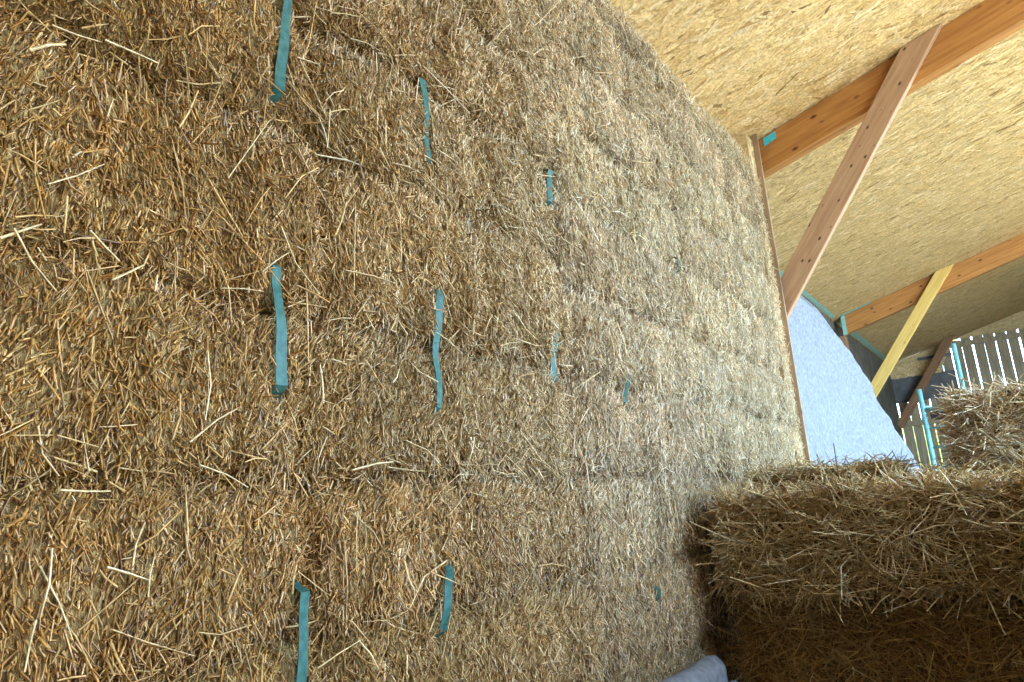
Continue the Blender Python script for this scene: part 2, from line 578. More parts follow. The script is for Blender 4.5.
strip('sealing_tape', [(-0.60, 10.72, rz(-0.60, .007)), (-0.19, 10.72, rz(-0.19, .007)), (-0.19, 10.805, rz(-0.19, .007)), (-0.60, 10.805, rz(-0.60, .007))],
      M['teal_tape'], 'teal tape on ceiling along the middle rafter')
strip('sealing_tape', [(-0.615, 10.803, rz(-0.615, .01)), (-0.56, 10.803, rz(-0.56, .01)), (-0.56, 10.803, rz(-0.56, .285)), (-0.615, 10.803, rz(-0.615, .285))],
      M['teal_tape'], 'upright teal tape at the end of the middle rafter')
strip('sealing_tape', [(-0.71, 7.0, rz(-0.71, .007)), (-0.65, 7.0, rz(-0.65, .007)), (-0.65, 10.70, rz(-0.65, .007)), (-0.71, 10.70, rz(-0.71, .007))],
      M['teal_tape'], 'long teal tape along the eave above the white membrane')
strip('sealing_tape', [(-0.71, 11.0, rz(-0.71, .007)), (-0.63, 11.0, rz(-0.63, .007)), (-0.63, 15.6, rz(-0.63, .007)), (-0.71, 15.6, rz(-0.71, .007))],
      M['teal_tape'], 'teal tape along the eave beyond the middle rafter')
strip('sealing_tape', [(0.02, 5.056, rz(0.02, .02)), (0.115, 5.056, rz(0.115, .02)), (0.115, 5.056, rz(0.115, .075)), (0.02, 5.056, rz(0.02, .085))],
      M['cyan_tape'], 'small cyan tape tab on the near rafter end')

# ------------------------------------------------------------------ straw
PAL = np.array([(0.80, 0.64, 0.37), (0.68, 0.50, 0.25), (0.52, 0.36, 0.155), (0.30, 0.185, 0.07), (0.88, 0.78, 0.55), (0.60, 0.50, 0.26)])


def stalk_colors(r, n, w=(.25, .28, .2, .12, .08, .07)):
    return PAL[r.choice(6, n, p=np.array(w) / sum(w))] * r.uniform(0.8, 1.15, (n, 1))


def stalks_mesh(name, P, D, L, rad, colr, bend=None, r=rng):
    """three-sided tubes from P along D (unit); with bend (a vector per stalk) they get a kink in the middle"""
    n = len(P)
    D = D / np.linalg.norm(D, axis=1, keepdims=True)
    h = np.where(np.abs(D[:, 2:3]) < 0.9, np.array([[0, 0, 1.0]]), np.array([[1.0, 0, 0]]))
    A = np.cross(D, h)
    A /= np.linalg.norm(A, axis=1, keepdims=True)
    B = np.cross(D, A)
    ph = r.uniform(0, 6.28, n)
    rings = [(0.0, 1.0), (1.0, 0.75)] if bend is None else [(0.0, 1.0), (0.5, 0.95), (1.0, 0.7)]
    V = np.zeros((n, len(rings) * 3, 3))
    for i, (t, s) in enumerate(rings):
        cpos = P + D * (L * t)[:, None]
        if bend is not None:
            cpos = cpos + bend * ((4 * t * (1 - t) if t < 1 else 0.0))
        for k in range(3):
            a = ph + k * 2.0944
            V[:, i * 3 + k] = cpos + (A * np.cos(a)[:, None] + B * np.sin(a)[:, None]) * (rad * s)[:, None]
    q = []
    for i in range(len(rings) - 1):
        for k in range(3):
            q.append((i * 3 + k, i * 3 + (k + 1) % 3, i * 3 + 3 + (k + 1) % 3, i * 3 + 3 + k))
    m_ = len(rings) * 3
    Fq = (np.arange(n)[:, None, None] * m_ + np.array(q)[None]).reshape(-1, 4)
    return mesh_np(name, V.reshape(-1, 3), Fq, True, np.repeat(colr, m_, 0))


# --- the wall of bales -------------------------------------------------
Y_JOINT = [-0.25, 0.95, 2.03, 3.17, 4.12, 4.80]
COURSE_A = [-1.46, -1.18, -0.86, -0.54, -0.21, 0.09, 0.445, 0.845, 1.19, 1.53, 1.87, 2.20, 2.56]
COURSE_B = [-1.46, -1.18, -0.86, -0.54, -0.21, 0.10, 0.44, 0.77, 1.105, 1.45, 1.79, 2.14, 2.56]
STRAPS = [  # distance along the wall by height, then the heights where it lies on the surface
    (lambda z: np.interp(z, [-.28, -.11, .25, .54, .9, 1.17], [.905, .92, .862, .858, .838, .872]), [(0.9, 1.32), (.25, .54), (-.42, -.11)]),
    (lambda z: np.interp(z, [-.28, -.11, .25, .59, .9, 1.22], [1.31, 1.34, 1.342, 1.36, 1.325, 1.33]), [(.93, 1.22), (.25, .59), (-.28, -.11)]),
    (lambda z: np.interp(z, [.38, .6, 1.02, 1.17], [1.90, 1.92, 1.95, 1.965]), [(1.02, 1.17), (.38, .6)]),
    (lambda z: np.interp(z, [-.3, .4], [2.46, 2.43]), [(.36, .48), (-.35, -.29)]),
    (lambda z: np.interp(z, [0, 1.1], [3.05, 3.08]), [(1.04, 1.135)]),
]
STRAP_W = 0.026


def wall_base(z):
    """setback of the straw face towards the ceiling"""
    return -0.16 * np.clip((z - 2.22) / 0.34, 0, 1)


def face_x(y, z, bl):
    """straw face of one bale: bulged, pressed in at the joints, ribbed by its upright flakes"""
    y0, y1, z0, z1, sd = bl
    dv = np.minimum(z - z0, z1 - z)
    du = np.minimum(y - y0, y1 - y)
    x = wall_base(z) - 0.060 * np.exp(-np.maximum(dv, 0) / 0.032) - 0.055 * np.exp(-np.maximum(du, 0) / 0.03)
    x = x + 0.024 * noise(y * 4, z * 5, 0.3, 5) + 0.021 * noise(y * 15 + sd, z * 2.0, sd, 6) + 0.008 * noise(y * 30, z * 22, 0, 7)
    for yv, dv_ in ((1.985, 0.045), (2.50, 0.03), (1.37, 0.018), (2.76, 0.022)):   # gaps between upright flakes
        x = x - dv_ * np.exp(-((y - yv - 0.02 * np.sin(z * 5 + yv)) / 0.02) ** 2) * (0.6 + 0.4 * noise(z * 4, yv * 9, 0, 9))
    for yf, segs in STRAPS:                      # straw pressed in under the straps
        g = np.exp(-((y - yf(z)) / 0.022) ** 2)
        for a, b_ in segs:
            inside = np.clip((z - a + .05) / .05, 0, 1) * np.clip((b_ + .05 - z) / .05, 0, 1)
            x = x - 0.022 * g * inside
    return x


ORD = ['first', 'second', 'third', 'fourth', 'fifth', 'sixth', 'seventh', 'eighth', 'ninth', 'tenth', 'eleventh', 'twelfth']
COLS = ['left of the leftmost teal strap', 'between first and third teal straps', 'just right of the third teal strap',
        'second from the wall end', 'at the far wall end']
DENS = 1.0
n_total = 0
wall_bales = {}
for ci in range(5):
    crs = COURSE_A if ci < 2 else COURSE_B
    for ri in range(len(crs) - 1):
        z0, z1 = crs[ri], crs[ri + 1]
        jit = (lambda q: 0.0 if q in (0, 5) else 0.03 * math.sin(q * 7.3 + ri * 2.1))
        y0, y1 = Y_JOINT[ci] + jit(ci), Y_JOINT[ci + 1] + jit(ci + 1)
        if ci in (0, 1) and ri == 4 - 0:
            pass
        bl = (y0, y1, z0, z1, ci * 13 + ri)
        r = np.random.default_rng(100 + ci * 20 + ri)
        base = np.array([-0.25, (y0 + y1) / 2, EYE + z0])
        lab = 'wall straw bale, %s course below ceiling, %s' % (ORD[len(crs) - 2 - ri], COLS[ci])
        root = empty('straw_bale', tuple(base), lab, 'straw bale', 'straw bales of the wall')
        wall_bales[(ci, ri)] = (root, bl, base)
        # light gradient put into the straw colour: browner left and low, paler far end
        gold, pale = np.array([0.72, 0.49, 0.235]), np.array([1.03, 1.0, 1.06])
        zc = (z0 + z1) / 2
        light_mix = float(np.clip([0.0, 0.30, 0.72, 0.95, 1.0][ci] + 0.25 * np.clip(zc - .2, -1, 1) * (ci in (1, 2)), 0, 1))
        tint = gold * (1 - light_mix) + pale * light_mix
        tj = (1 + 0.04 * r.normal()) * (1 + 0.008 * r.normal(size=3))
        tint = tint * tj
        # body
        ny, nz_ = max(4, int((y1 - y0) / 0.028)), max(4, int((z1 - z0) / 0.028))
        yy = np.linspace(y0 + 0.004, y1 - 0.004, ny)
        zz = np.linspace(z0 + 0.003, z1 - 0.003, nz_)
        Yg, Zg = np.meshgrid(yy, zz, indexing='ij')
        Xg = face_x(Yg, Zg, bl) - 0.012
        front = np.stack([Xg, Yg, Zg + EYE], -1).reshape(-1, 3)
        backv = np.stack([np.full_like(Xg, -0.5), Yg, np.minimum(Zg + EYE, roof_z(-.5) - .01)], -1).reshape(-1, 3)
        idx = np.arange(ny * nz_).reshape(ny, nz_)
        fq = np.stack([idx[:-1, :-1], idx[1:, :-1], idx[1:, 1:], idx[:-1, 1:]], -1).reshape(-1, 4)
        rim = np.concatenate([idx[:, 0], idx[-1, 1:], idx[::-1, -1][1:], idx[0, ::-1][1:-1]])
        nb = len(rim)
        off = ny * nz_
        Vb = np.concatenate([front, backv[rim]])
        k_ = np.arange(nb)
        side = np.stack([rim[k_], off + k_, off + (k_ + 1) % nb, rim[(k_ + 1) % nb]], -1)
        me = mesh_np('compressed_body', Vb - base, np.concatenate([fq, side]))
        obj('compressed_body', me, M['matted_lit'] if ci > 1 else M['matted'], root)
        # stalks
        A_ = (y1 - y0) * (z1 - z0)
        ncand = int(A_ * 41000 * DENS)
        y = r.uniform(y0 - .008, y1 + .008, ncand)
        if ci == 4:                              # straw hanging over the end board
            y = np.where(r.uniform(0, 1, ncand) < .24, y1 + np.minimum(np.abs(r.normal(0, .08, ncand)), .14), y)
        z = r.uniform(z0 - .008, z1 + .008, ncand)
        P = np.stack([np.zeros(ncand), y, z + EYE], -1)
        q = ((P - CAM) @ ROT)
        pxx = 512 + F_PX * q[:, 0] / np.maximum(q[:, 2], .05)
        pyy = 341 + F_PX * q[:, 1] / np.maximum(q[:, 2], .05)
        seen = (q[:, 2] > .1) & (pxx > -60) & (pxx < 1080) & (pyy > -60) & (pyy < 740)
        near = (q[:, 2] > .1) & (pxx > -260) & (pxx < 1080) & (pyy > -260) & (pyy < 860) & (z > -0.75) & (y < 3.0)
        dens = np.where(seen & ~((y > 3.0) & (z < -0.1)) & (z > -0.75), np.clip(1.15 - 0.27 * (q[:, 2] - 1.2), 0.42, 1.0), np.where(near, 0.38, 0.06))
        keep = r.uniform(0, 1, ncand) < dens
        y, z = y[keep], z[keep]
        n = len(y)
        xs = face_x(np.clip(y, y0, y1), np.clip(z, z0, z1), bl)
        if ci == 4:
            xs = np.where(y > y1 - .02, np.maximum(xs, wall_base(z) - 0.018), xs)
        edge = np.minimum(np.minimum(z - z0, z1 - z), np.minimum(y - y0, y1 - y))
        # direction: mostly upright along the flake, leaning out of the face; wilder at the joints
        flow = 0.35 * noise(y * 3.1, z * 3.1, 4, 21) + 0.25 * noise(y * 9, z * 9, 2, 22)
        th = flow + r.normal(0, 0.42, n) + np.where(r.uniform(0, 1, n) < 0.13, r.normal(0, 1.2, n), 0)
        th = np.where((edge < 0.03) & (r.uniform(0, 1, n) < .35), th + r.normal(1.2, .5, n), th)
        sgn = np.where(r.uniform(0, 1, n) < 0.62, -1.0, 1.0)
        out = np.clip(np.abs(r.normal(0.0, 0.42 if ci < 2 else 0.30, n)), 0.02, 0.95)
        t_ = np.sqrt(np.maximum(0.05, 1 - out ** 2))
        D = np.stack([out, np.sin(th) * t_ * sgn, np.cos(th) * t_ * sgn], -1)
        L = np.clip(r.gamma(3.0, 0.0062, n), 0.006, 0.07)
        rad = r.uniform(0.0010, 0.0026, n)
        P = np.stack([xs - r.uniform(0.002, 0.026, n), y, z + EYE], -1)
        # leave the straps bare, save for a few stalks that cross them
        for yf, segs in STRAPS:
            tip = P + D * (L * 0.5)[:, None]
            near = (np.abs(tip[:, 1] - yf(z)) < STRAP_W * .85)
            inn = np.zeros(n, bool)
            for a, b_ in segs:
                inn |= (tip[:, 2] - EYE > a + .008) & (tip[:, 2] - EYE < b_ + .004)
            bad = near & inn & (r.uniform(0, 1, n) < 0.94)
            P, D, L, rad, y, z = (v[~bad] for v in (P, D, L, rad, y, z))
            n = len(L)
        # each stalk takes the painted light gradient around its place in the wall
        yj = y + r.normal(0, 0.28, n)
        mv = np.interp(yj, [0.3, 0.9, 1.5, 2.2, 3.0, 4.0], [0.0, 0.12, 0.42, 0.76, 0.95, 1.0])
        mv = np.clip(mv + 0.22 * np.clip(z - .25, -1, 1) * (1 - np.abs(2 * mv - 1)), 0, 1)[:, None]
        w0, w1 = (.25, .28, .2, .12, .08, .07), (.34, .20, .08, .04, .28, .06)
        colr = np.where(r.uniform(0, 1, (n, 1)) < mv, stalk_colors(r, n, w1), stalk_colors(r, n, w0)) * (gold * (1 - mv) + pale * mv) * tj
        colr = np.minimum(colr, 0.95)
        shade_patch = 1.0 + 0.16 * noise(y * 6, z * 6, 1, 33)[:, None]       # drier and more weathered patches
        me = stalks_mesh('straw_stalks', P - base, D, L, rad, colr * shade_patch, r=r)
        tag(obj('straw_stalks', me, M['stalk'], root), kind='stuff')
        # long loose stalks lying on the face, more of them along the joints
        nl = int(A_ * (190 if seen.mean() > .02 else 20))
        y = r.uniform(y0, y1, nl)
        z = r.uniform(z0, z1, nl)
        js = r.uniform(0, 1, nl) < 0.45
        z = np.where(js, z0 + np.abs(r.normal(0, .035, nl)), z)
        th = np.where(js, r.normal(1.25, 0.5, nl), r.normal(0, 0.7, nl)) * np.where(r.uniform(0, 1, nl) < .5, -1, 1)
        out = r.uniform(-0.02, 0.16, nl)
        sgn = np.where(r.uniform(0, 1, nl) < 0.6, -1.0, 1.0)
        D = np.stack([out, np.sin(th) * sgn, np.cos(th) * sgn], -1)
        L = np.clip(r.gamma(3.0, 0.028, nl), 0.04, 0.22)
        P = np.stack([face_x(y, z, bl) + r.uniform(0.0, 0.018, nl), y, z + EYE], -1) - D * (L * .4)[:, None]
        ok = np.ones(nl, bool)
        for yf, segs in STRAPS:
            for a, b_ in segs:
                mid = P + D * (L * .5)[:, None]
                ok &= ~((np.abs(mid[:, 1] - yf(z)) < .05) & (z > a - .02) & (z < b_ + .02) & (r.uniform(0, 1, nl) < .75))
        P, D, L = P[ok], D[ok], L[ok]
        nl = len(L)
        bend = r.normal(0, 0.05, (nl, 3)) * L[:, None]
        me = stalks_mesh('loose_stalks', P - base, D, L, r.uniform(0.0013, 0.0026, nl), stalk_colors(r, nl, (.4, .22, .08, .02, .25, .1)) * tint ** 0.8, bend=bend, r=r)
        tag(obj('loose_stalks', me, M['stalk'], root), kind='stuff')

# single stalks that stand out on the face: (pixel, pixel, radius)
PROUD = [((48, 184), (106, 163), .0026), ((30, 50), (64, 46), .004), ((52, 25), (105, 40), .003), ((105, 40), (160, 62), .003),
         ((107, 567), (148, 580), .0036), ((132, 570), (144, 522), .0026), ((148, 597), (157, 556), .002), ((52, 548), (36, 620), .0026),
         ((36, 620), (22, 672), .0022), ((40, 566), (70, 640), .0018), ((190, 442), (240, 408), .0026), ((205, 420), (208, 350), .0022),
         ((222, 288), (262, 292), .002), ((281, 226), (318, 295), .0026), ((262, 272), (290, 252), .0026), ((300, 60), (326, 118), .0018),
         ((330, 110), (327, 148), .002), ((330, 112), (352, 108), .002), ((288, 80), (328, 120), .002), ((297, 57), (318, 64), .0028),
         ((335, 236), (350, 200), .0036), ((345, 270), (392, 284), .0024), ((366, 360), (398, 402), .0026), ((320, 365), (321, 404), .003),
         ((436, 332), (462, 354), .0026), ((500, 346), (520, 342), .002), ((318, 668), (358, 640), .0024), ((358, 640), (377, 669), .003),
         ((449, 515), (470, 492), .0022), ((470, 492), (500, 500), .002), ((560, 0), (528, 34), .003), ((510, 24), (498, 38), .003),
         ((90, 230), (118, 262), .003), ((0, 238), (42, 224), .0028), ((112, 280), (146, 264), .003), ((14, 228), (62, 292), .0026),
         ((228, 178), (270, 120), .002), ((60, 490), (112, 491), .0024), ((200, 465), (245, 488), .0022), ((352, 470), (392, 462), .004),
         ((640, 360), (655, 330), .0024), ((600, 372), (578, 388), .0026), ((630, 500), (632, 540), .0024), ((520, 430), (560, 480), .0018)]


def bale_at(y, z):
    for (root, bl, base) in wall_bales.values():
        if bl[0] <= y <= bl[1] and bl[2] <= z <= bl[3]:
            return root, bl, base
    return None


for pa, pb, rr in PROUD:
    A3, B3 = (on_plane(p, (1, 0, 0), (0.02, 0, 0)) for p in (pa, pb))
    hit = bale_at((A3[1] + B3[1]) / 2, (A3[2] + B3[2]) / 2 - EYE)
    if not hit:
        continue
    root, bl, base = hit
    d = B3 - A3
    L = np.linalg.norm(d)
    r = np.random.default_rng(int(pa[0] * 7 + pa[1]))
    d = d + np.array([r.uniform(-.12, .12) * L, 0, 0])
    me = stalks_mesh('single_stalk', (A3 - base)[None], (d / L)[None], np.array([L]), np.array([rr * .82]),
                     np.array([(0.72, 0.53, 0.27)]), bend=r.normal(0, .03, (1, 3)) * L, r=r)
    obj('single_stalk', me, M['stalk'], root)

# straps: ribbons that run down the wall, on the surface where the photograph shows them and buried elsewhere
SL = ['widest teal strap, leftmost on the straw wall', 'second teal strap from the left on the straw wall',
      'third teal strap from the left, above a dark straw joint', 'fourth teal strap, short glimpses low in the straw wall',
      'rightmost teal strap, one small glimpse in pale straw']
for si, (yf, segs) in enumerate(STRAPS):
    lo, hi = min(s[0] for s in segs) - .12, max(s[1] for s in segs) + .12
    zs = np.arange(lo, hi, 0.012)
    r = np.random.default_rng(si + 900)
    vis = np.zeros(len(zs))
    for a, b_ in segs:
        vis = np.maximum(vis, np.clip((zs - a + .012) / .035, 0, 1) * np.clip((b_ + .025 - zs) / .035, 0, 1))
    yc = yf(zs)
    fx = np.zeros(len(zs))
    fj = np.zeros(len(zs))
    for j, (yv, zv) in enumerate(zip(yc, zs)):
        bl = bale_at(yv, zv)[1]
        fx[j] = face_x(np.array([yv]), np.array([zv]), (-9, 99, bl[2] - 9, bl[3] + 9, bl[4]))[0]
        fj[j] = face_x(np.array([yv]), np.array([zv]), bl)[0]
    fx = np.convolve(np.pad(fx, 3, mode='edge'), np.ones(7) / 7, 'valid')
    xc = vis * (fx + 0.012) + (1 - vis) * (fj - 0.04) + 0.002 * np.sin(zs * 23)
    tw = 0.35 * np.sin(zs * 9 + si * 2)
    hw = STRAP_W / 2
    V = []
    for s_, tt in ((-1, 0), (1, 0), (1, .0015), (-1, .0015)):
        V.append(np.stack([xc + s_ * hw * np.sin(tw) * .5 - tt, yc + s_ * hw * np.cos(tw), zs + EYE], -1))
    V = np.stack(V, 1)
    nz_ = len(zs)
    ii = np.arange(nz_ - 1)[:, None]
    Fq = np.concatenate([np.stack([ii * 4 + k, ii * 4 + (k + 1) % 4, ii * 4 + 4 + (k + 1) % 4, ii * 4 + 4 + k], -1).reshape(-1, 4) for k in range(4)])
    base = np.array([0, yc[0], zs[0] + EYE])
    me = mesh_np('binding_strap', V.reshape(-1, 3) - base, Fq, smooth=False)
    tag(obj('binding_strap', me, M['strap'], None, tuple(base)), SL[si], 'strap', 'teal binding straps on the straw wall')

# end of the wall: strand board face and a board edge that closes it
end = empty('wall_end_board', (-0.3, 4.95, 0), 'upright strand board edge closing the far end of the straw wall', 'board')
obj('edge_board', box_mesh('edge_board', (-0.36, 0.0, 0.0), (0.305, 0.022, roof_z(0) - .01)), M['end_edge'], end)
obj('strand_face', box_mesh('strand_face', (-0.15, -0.145, 0.0), (0.265, -0.001, roof_z(-.2) - .002)), M['osb'], end)
r = np.random.default_rng(55)
n = 900
y = r.uniform(4.82, 4.95, n); z = r.uniform(0.2, roof_z(-.2) - .02, n)
u = r.uniform(.03, .07, n); w_ = r.uniform(.006, .016, n); a = r.normal(0, .6, n)
cs = np.array([(-1, -1), (1, -1), (1, 1), (-1, 1)])
Yq = y[:, None] + cs[:, 0] * u[:, None] * np.sin(a)[:, None] + cs[:, 1] * w_[:, None] * np.cos(a)[:, None]
Zq = z[:, None] + cs[:, 0] * u[:, None] * np.cos(a)[:, None] - cs[:, 1] * w_[:, None] * np.sin(a)[:, None]
Yq = np.clip(Yq, 4.806, 4.951)
Zq = np.minimum(Zq, roof_z(-.2) - .006)
Xq = np.repeat((-0.034 + r.uniform(0, .003, n))[:, None], 4, 1)
colr = np.array([(0.50, 0.35, 0.17), (0.60, 0.44, 0.23), (0.33, 0.21, 0.09)])[r.choice(3, n)]
me = mesh_np('wood_strands', np.stack([Xq + .3, Yq - 4.95, Zq], -1).reshape(-1, 3), np.arange(n * 4).reshape(n, 4)[:, ::-1], False, np.repeat(colr, 4, 0))
tag(obj('wood_strands', me, M['strand'], end), kind='stuff')

# --- loose bales in front ---------------------------------------------


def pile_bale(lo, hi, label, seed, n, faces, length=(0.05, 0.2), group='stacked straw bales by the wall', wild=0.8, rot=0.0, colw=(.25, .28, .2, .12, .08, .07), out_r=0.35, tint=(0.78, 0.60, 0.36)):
    lo, hi = np.array(lo, float), np.array(hi, float)
    cen = (lo + hi) / 2
    hs = (hi - lo) / 2
    base = np.array([cen[0], cen[1], lo[2]])
    r = np.random.default_rng(seed)
    root = empty('straw_bale', tuple(base), label, 'straw bale', group)
    root.rotation_euler = (0, 0, rot)

    def surf(p):                                  # p on the unit cube -> rounded, lumpy bale surface
        q = np.sign(p) * np.abs(p)
        l = np.linalg.norm(np.abs(p) ** 9, axis=1, keepdims=True) if False else (np.sum(np.abs(p) ** 10, axis=1, keepdims=True)) ** 0.1
        q = p / l
        w = q * hs
        nn = 0.042 * noise(w[:, 0] * 6 + seed, w[:, 1] * 6, w[:, 2] * 6, seed) + 0.024 * noise(w[:, 0] * 15, w[:, 1] * 15, w[:, 2] * 15, seed + 1)
        return w * (1 + 0) + (p / np.linalg.norm(p, axis=1, keepdims=True)) * (nn - 0.018)[:, None]

    # body: six lumpy grids welded at their rims
    bm = bmesh.new()
    bmesh.ops.create_cube(bm, size=2)
    bmesh.ops.subdivide_edges(bm, edges=list(bm.edges), cuts=15, use_grid_fill=True)
    co = np.array([v.co[:] for v in bm.verts])
    nc = surf(co) * 0.97
    for v, c_ in zip(bm.verts, nc):
        v.co = c_ + np.array([0, 0, hs[2]])
    for f_ in bm.faces:
        f_.smooth = True
    me = bpy.data.meshes.new('compressed_body')
    bm.to_mesh(me)
    bm.free()
    obj('compressed_body', me, M['matted'], root)
    AX = {'front': (1, -1), 'back': (1, 1), 'left': (0, -1), 'right': (0, 1), 'top': (2, 1), 'bottom': (2, -1)}
    Ps, Ds, Ls = [], [], []
    for fname, share in faces.items():
        k = int(n * share)
        a, s = AX[fname]
        p = r.uniform(-1, 1, (k, 3))
        p[:, a] = s
        P = surf(p)
        nrm = np.zeros((k, 3))
        nrm[:, a] = s
        D = r.normal(0, 1, (k, 3))
        D[:, a] = 0
        # clumps lean together
        flow = np.stack([noise(P[:, 0] * 7, P[:, 1] * 7, P[:, 2] * 7, seed + 40 + j) for j in range(3)], -1)
        flow[:, a] = 0
        D = D / np.linalg.norm(D, axis=1, keepdims=True) * wild + flow * 0.8
        if fname in ('front', 'left', 'right'):
            D[:, 2] *= 0.6
        D /= np.linalg.norm(D, axis=1, keepdims=True) + 1e-6
        D = D + nrm * np.abs(r.normal(0.05, out_r, (k, 1)))
        D /= np.linalg.norm(D, axis=1, keepdims=True)
        L = np.clip(r.gamma(4, (length[0] + length[1]) / 2 / 4, k), length[0] * .5, length[1] * 1.5)
        P = P - nrm * r.uniform(0, .03, (k, 1)) - D * (L * r.uniform(.2, .6, k))[:, None]
        Ps.append(P); Ds.append(D); Ls.append(L)
    P, D, L = np.concatenate(Ps), np.concatenate(Ds), np.concatenate(Ls)
    P[:, 2] += hs[2]
    if rot == 0.0:                                # nothing goes through the floor
        low = np.minimum(P[:, 2], P[:, 2] + D[:, 2] * L) + base[2]
        ok = low > 0.004
        P, D, L = P[ok], D[ok], L[ok]
    k = len(L)
    bend = r.normal(0, 0.06, (k, 3)) * L[:, None]
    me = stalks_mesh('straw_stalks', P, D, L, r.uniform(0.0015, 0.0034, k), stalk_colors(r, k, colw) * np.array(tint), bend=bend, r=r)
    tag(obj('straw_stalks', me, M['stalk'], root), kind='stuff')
    return root


E = EYE
G = 'stacked straw bales by the wall'
# front row, top to bottom; shade put into the tint of the lower bales
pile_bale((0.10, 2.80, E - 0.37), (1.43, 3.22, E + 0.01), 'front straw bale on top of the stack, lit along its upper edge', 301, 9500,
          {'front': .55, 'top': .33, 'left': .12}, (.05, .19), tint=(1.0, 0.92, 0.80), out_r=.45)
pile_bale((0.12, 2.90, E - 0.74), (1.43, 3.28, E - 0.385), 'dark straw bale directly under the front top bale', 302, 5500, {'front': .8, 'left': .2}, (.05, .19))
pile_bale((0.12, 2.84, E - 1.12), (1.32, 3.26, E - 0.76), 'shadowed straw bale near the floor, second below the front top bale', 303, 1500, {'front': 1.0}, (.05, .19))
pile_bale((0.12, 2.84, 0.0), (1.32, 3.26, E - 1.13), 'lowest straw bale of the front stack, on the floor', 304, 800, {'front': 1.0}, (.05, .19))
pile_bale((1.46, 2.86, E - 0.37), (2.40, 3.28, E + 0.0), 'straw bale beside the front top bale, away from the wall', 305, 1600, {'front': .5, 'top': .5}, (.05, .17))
pile_bale((1.46, 2.86, E - 0.75), (2.40, 3.28, E - 0.385), 'lower straw bale at the right edge of the stack', 306, 700, {'front': 1}, (.05, .17))
pile_bale((1.46, 2.86, E - 1.12), (2.40, 3.28, E - 0.76), 'third straw bale down at the right edge of the stack', 309, 500, {'front': 1}, (.05, .17))
pile_bale((1.46, 2.86, 0.0), (2.40, 3.28, E - 1.13), 'bottom straw bale at the right edge of the stack, on the floor', 310, 400, {'front': 1}, (.05, .17))
# second row
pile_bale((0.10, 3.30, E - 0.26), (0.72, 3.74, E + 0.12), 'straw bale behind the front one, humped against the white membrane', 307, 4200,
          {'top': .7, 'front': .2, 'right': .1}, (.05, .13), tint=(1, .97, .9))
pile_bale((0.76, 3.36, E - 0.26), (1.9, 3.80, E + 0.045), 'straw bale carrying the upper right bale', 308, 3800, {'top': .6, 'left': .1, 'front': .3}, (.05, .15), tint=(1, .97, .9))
for k, (za, zb) in enumerate(((-0.63, -0.27), (-1.05, -0.64), (-1.5, -1.06))):
    pile_bale((0.10, 3.30, E + za), (0.72, 3.74, E + zb), 'hidden row straw bale under the humped bale, %s one down' % ORD[k], 320 + k, 200, {'top': 1.0}, (.05, .13))
    pile_bale((0.76, 3.36, E + za), (1.9, 3.80, E + zb), 'hidden row straw bale at the right, %s one down' % ORD[k], 330 + k, 200, {'top': 1.0}, (.05, .13))
# the bale lying higher at the right edge, its cut end towards us
pile_bale((0.93, 3.45, E + 0.055), (1.50, 4.2, E + 0.355), 'pale straw bale on top at the right edge, end towards us', 311, 6500,
          {'front': .55, 'left': .25, 'top': .2}, (.05, .14), colw=(.35, .2, .1, .05, .25, .05), out_r=.7, wild=.8, tint=(1.1, 1.1, 1.2))  # side daylight put into the pale bluish tint

# unseen bales added right of the view to shade the front of the stack
for k in range(4):
    pile_bale((1.34, 1.62, 0.37 * k), (2.45, 2.68, 0.37 * k + 0.36), 'unseen straw bale added for shade right of the picture, %s from the floor' % ORD[k], 340 + k, 300, {'top': .5, 'left': .5}, (.05, .13))

# white covered sill along the foot of the wall
sill = empty('covered_sill', (0.08, 1.4, EYE - 0.805), 'white sheet wrapped sill at the foot of the straw wall', 'sill')
bm = bmesh.new()
prof = []
for k in range(13):
    a = math.pi * k / 12
    prof.append((-0.058 * math.cos(a) * (1 if abs(math.cos(a)) < .9 else 1), 0.20 + 0.05 * math.sin(a)))
prof = [(-0.058, 0.0)] + prof + [(0.058, 0.0)]
ys = np.linspace(-1.6, 1.30, 60)
rows = []
for y in ys:
    s = 1.0 if y < 1.24 else max(0.35, 1 - (y - 1.24) * 6)
    rows.append([bm.verts.new((px_ * s + .006 * float(noise(y * 8, px_ * 30, 0, 71)), y, pz * (0.9 + .1 * s) + .008 * float(noise(y * 9, px_ * 20, 3, 72)))) for px_, pz in prof])
for a, b_ in zip(rows[:-1], rows[1:]):
    for k in range(len(prof) - 1):
        f = bm.faces.new((a[k], a[k + 1], b_[k + 1], b_[k])); f.smooth = True
bm.faces.new(rows[0][::-1]); bm.faces.new(rows[-1])
bmesh.ops.recalc_face_normals(bm, faces=bm.faces)
me = bpy.data.meshes.new('white_sheet'); bm.to_mesh(me); bm.free()
obj('white_sheet', me, M['membrane'], sill)
obj('grey_side', box_mesh('grey_side', (0.062, -1.6, 0.0), (0.084, 1.28, 0.17), .004), M['sheet_grey'], sill)
obj('base_beam', box_mesh('base_beam', (-0.06, -1.6, -0.65), (0.08, 1.25, -0.002), .004), M['post'], sill)

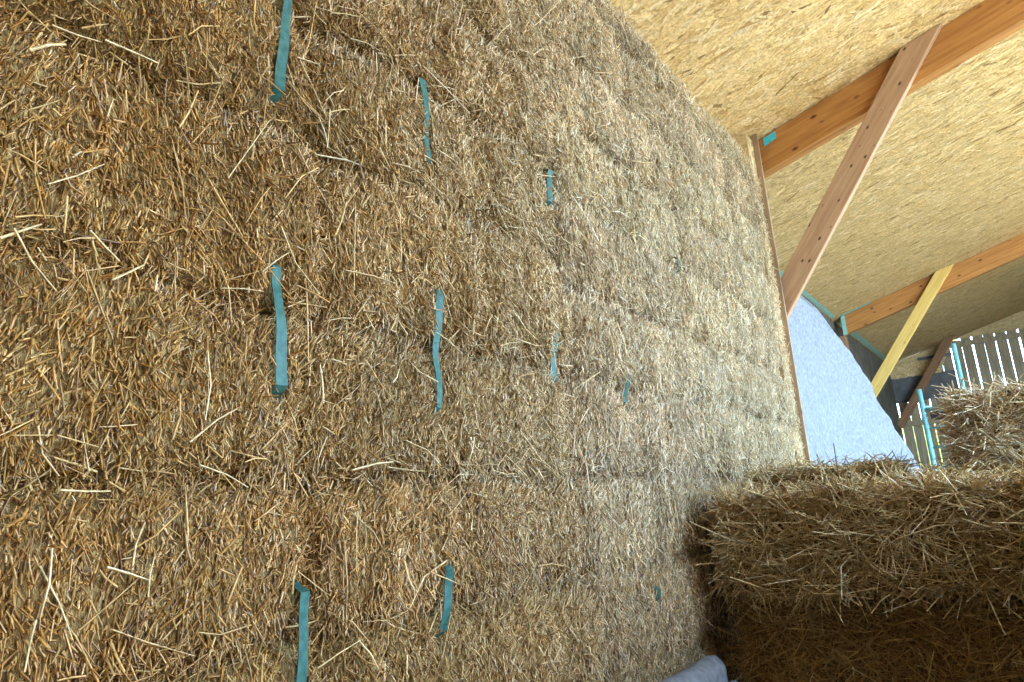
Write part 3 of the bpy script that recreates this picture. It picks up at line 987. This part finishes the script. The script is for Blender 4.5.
# white membrane hung beyond the end of the wall
mem_a, mem_b = np.array([-0.075, 5.15]), np.array([0.34, 7.4])
dirm = (mem_b - mem_a); Lm = np.linalg.norm(dirm); dirm /= Lm
nm = np.array([dirm[1], -dirm[0], 0.0])
edge_px = [(793, 290), (800, 298), (812, 307), (822, 318), (836, 334), (848, 350), (862, 374), (875, 400), (888, 421), (900, 440), (911, 456), (921, 470)]
es = []
for p in edge_px:
    w = on_plane(p, nm, (mem_a[0], mem_a[1], 0))
    es.append(((w[:2] - mem_a) @ dirm, w[2]))
es = np.array(sorted(es, key=lambda e: -e[1]))
slope_end = (es[-1, 0] - es[-4, 0]) / (es[-4, 1] - es[-1, 1])
zb = 0.02
es = np.concatenate([es, [[es[-1, 0] + slope_end * (es[-1, 1] - zb) * .5, zb]]])
nz_, nu = 90, 44
zs = np.linspace(es[:, 1].max(), zb, nz_)
se = np.interp(-zs, -es[:, 1], es[:, 0])
u = np.linspace(0, 1, nu)
S = u[None] * se[:, None]
Zm = np.repeat(zs[:, None], nu, 1)
wob = 0.018 * noise(S * 4, Zm * 1.2, 0, 81) + 0.004 * noise(S * 16, Zm * 14, 0, 82) + 0.02 * np.exp(-((S - 0.95 - .1 * Zm) / .03) ** 2) * 0.6
wob = wob + 0.012 * noise(S * 9, Zm * 9, 0, 83) + 0.02 * np.exp(-(1 - u[None]) / .06)
Xm = mem_a[0] + S * dirm[0] + wob * nm[0]
Ym = mem_a[1] + S * dirm[1] + wob * nm[1]
base = np.array([mem_a[0], mem_a[1], 0.0])
idx = np.arange(nz_ * nu).reshape(nz_, nu)
Fq = np.stack([idx[:-1, :-1], idx[1:, :-1], idx[1:, 1:], idx[:-1, 1:]], -1).reshape(-1, 4)
me = mesh_np('wall_membrane', np.stack([Xm, Ym, Zm], -1).reshape(-1, 3) - base, Fq)
mo = tag(obj('wall_membrane', me, M['membrane'], None, tuple(base)), 'white fleece membrane sheet hanging beyond the straw wall end', 'membrane')
md = mo.modifiers.new('thickness', 'SOLIDIFY')
md.thickness = 0.003


# teal scaffold tower in the background
def tube(name, a, b, rad, mat, parent, seg=10):
    a, b = Vector(a), Vector(b)
    bm = bmesh.new()
    bmesh.ops.create_cone(bm, cap_ends=True, segments=seg, radius1=rad, radius2=rad, depth=(b - a).length)
    rotm = (b - a).to_track_quat('Z', 'Y').to_matrix().to_4x4()
    bmesh.ops.transform(bm, matrix=Matrix.Translation((a + b) / 2) @ rotm, verts=bm.verts)
    for f in bm.faces:
        f.smooth = len(f.verts) == 4
    me = bpy.data.meshes.new(name)
    bm.to_mesh(me)
    bm.free()
    return obj(name, me, mat, parent)


scaf = empty('scaffold_frame', (0.56, 8.5, 0), 'teal metal scaffold frame with rungs behind the bales', 'scaffold')
tube('upright', (-0.18, 0, 0), (-0.18, 0, EYE + 0.98), 0.026, M['scaffold'], scaf)
tube('upright', (0.21, 0, 0), (0.21, 0, EYE + 1.40), 0.026, M['scaffold'], scaf)
for zz in (-1.2, -.9, -.6, -.3, -.05, .17, .37, .57):
    tube('rung', (-0.18, 0, EYE + zz), (0.21, 0, EYE + zz), 0.012, M['scaffold'], scaf)
tube('guard_rail', (-0.18, 0, EYE + .76), (1.0, 0, EYE + .76), 0.022, M['scaffold'], scaf)
tube('guard_rail', (-0.18, 0.02, EYE + .80), (0.05, 1.3, EYE + .80), 0.02, M['scaffold'], scaf)
obj('black_clamp', box_mesh('black_clamp', (-0.12, -0.03, EYE + .65), (0.2, 0.03, EYE + .73), .008), M['black'], scaf)
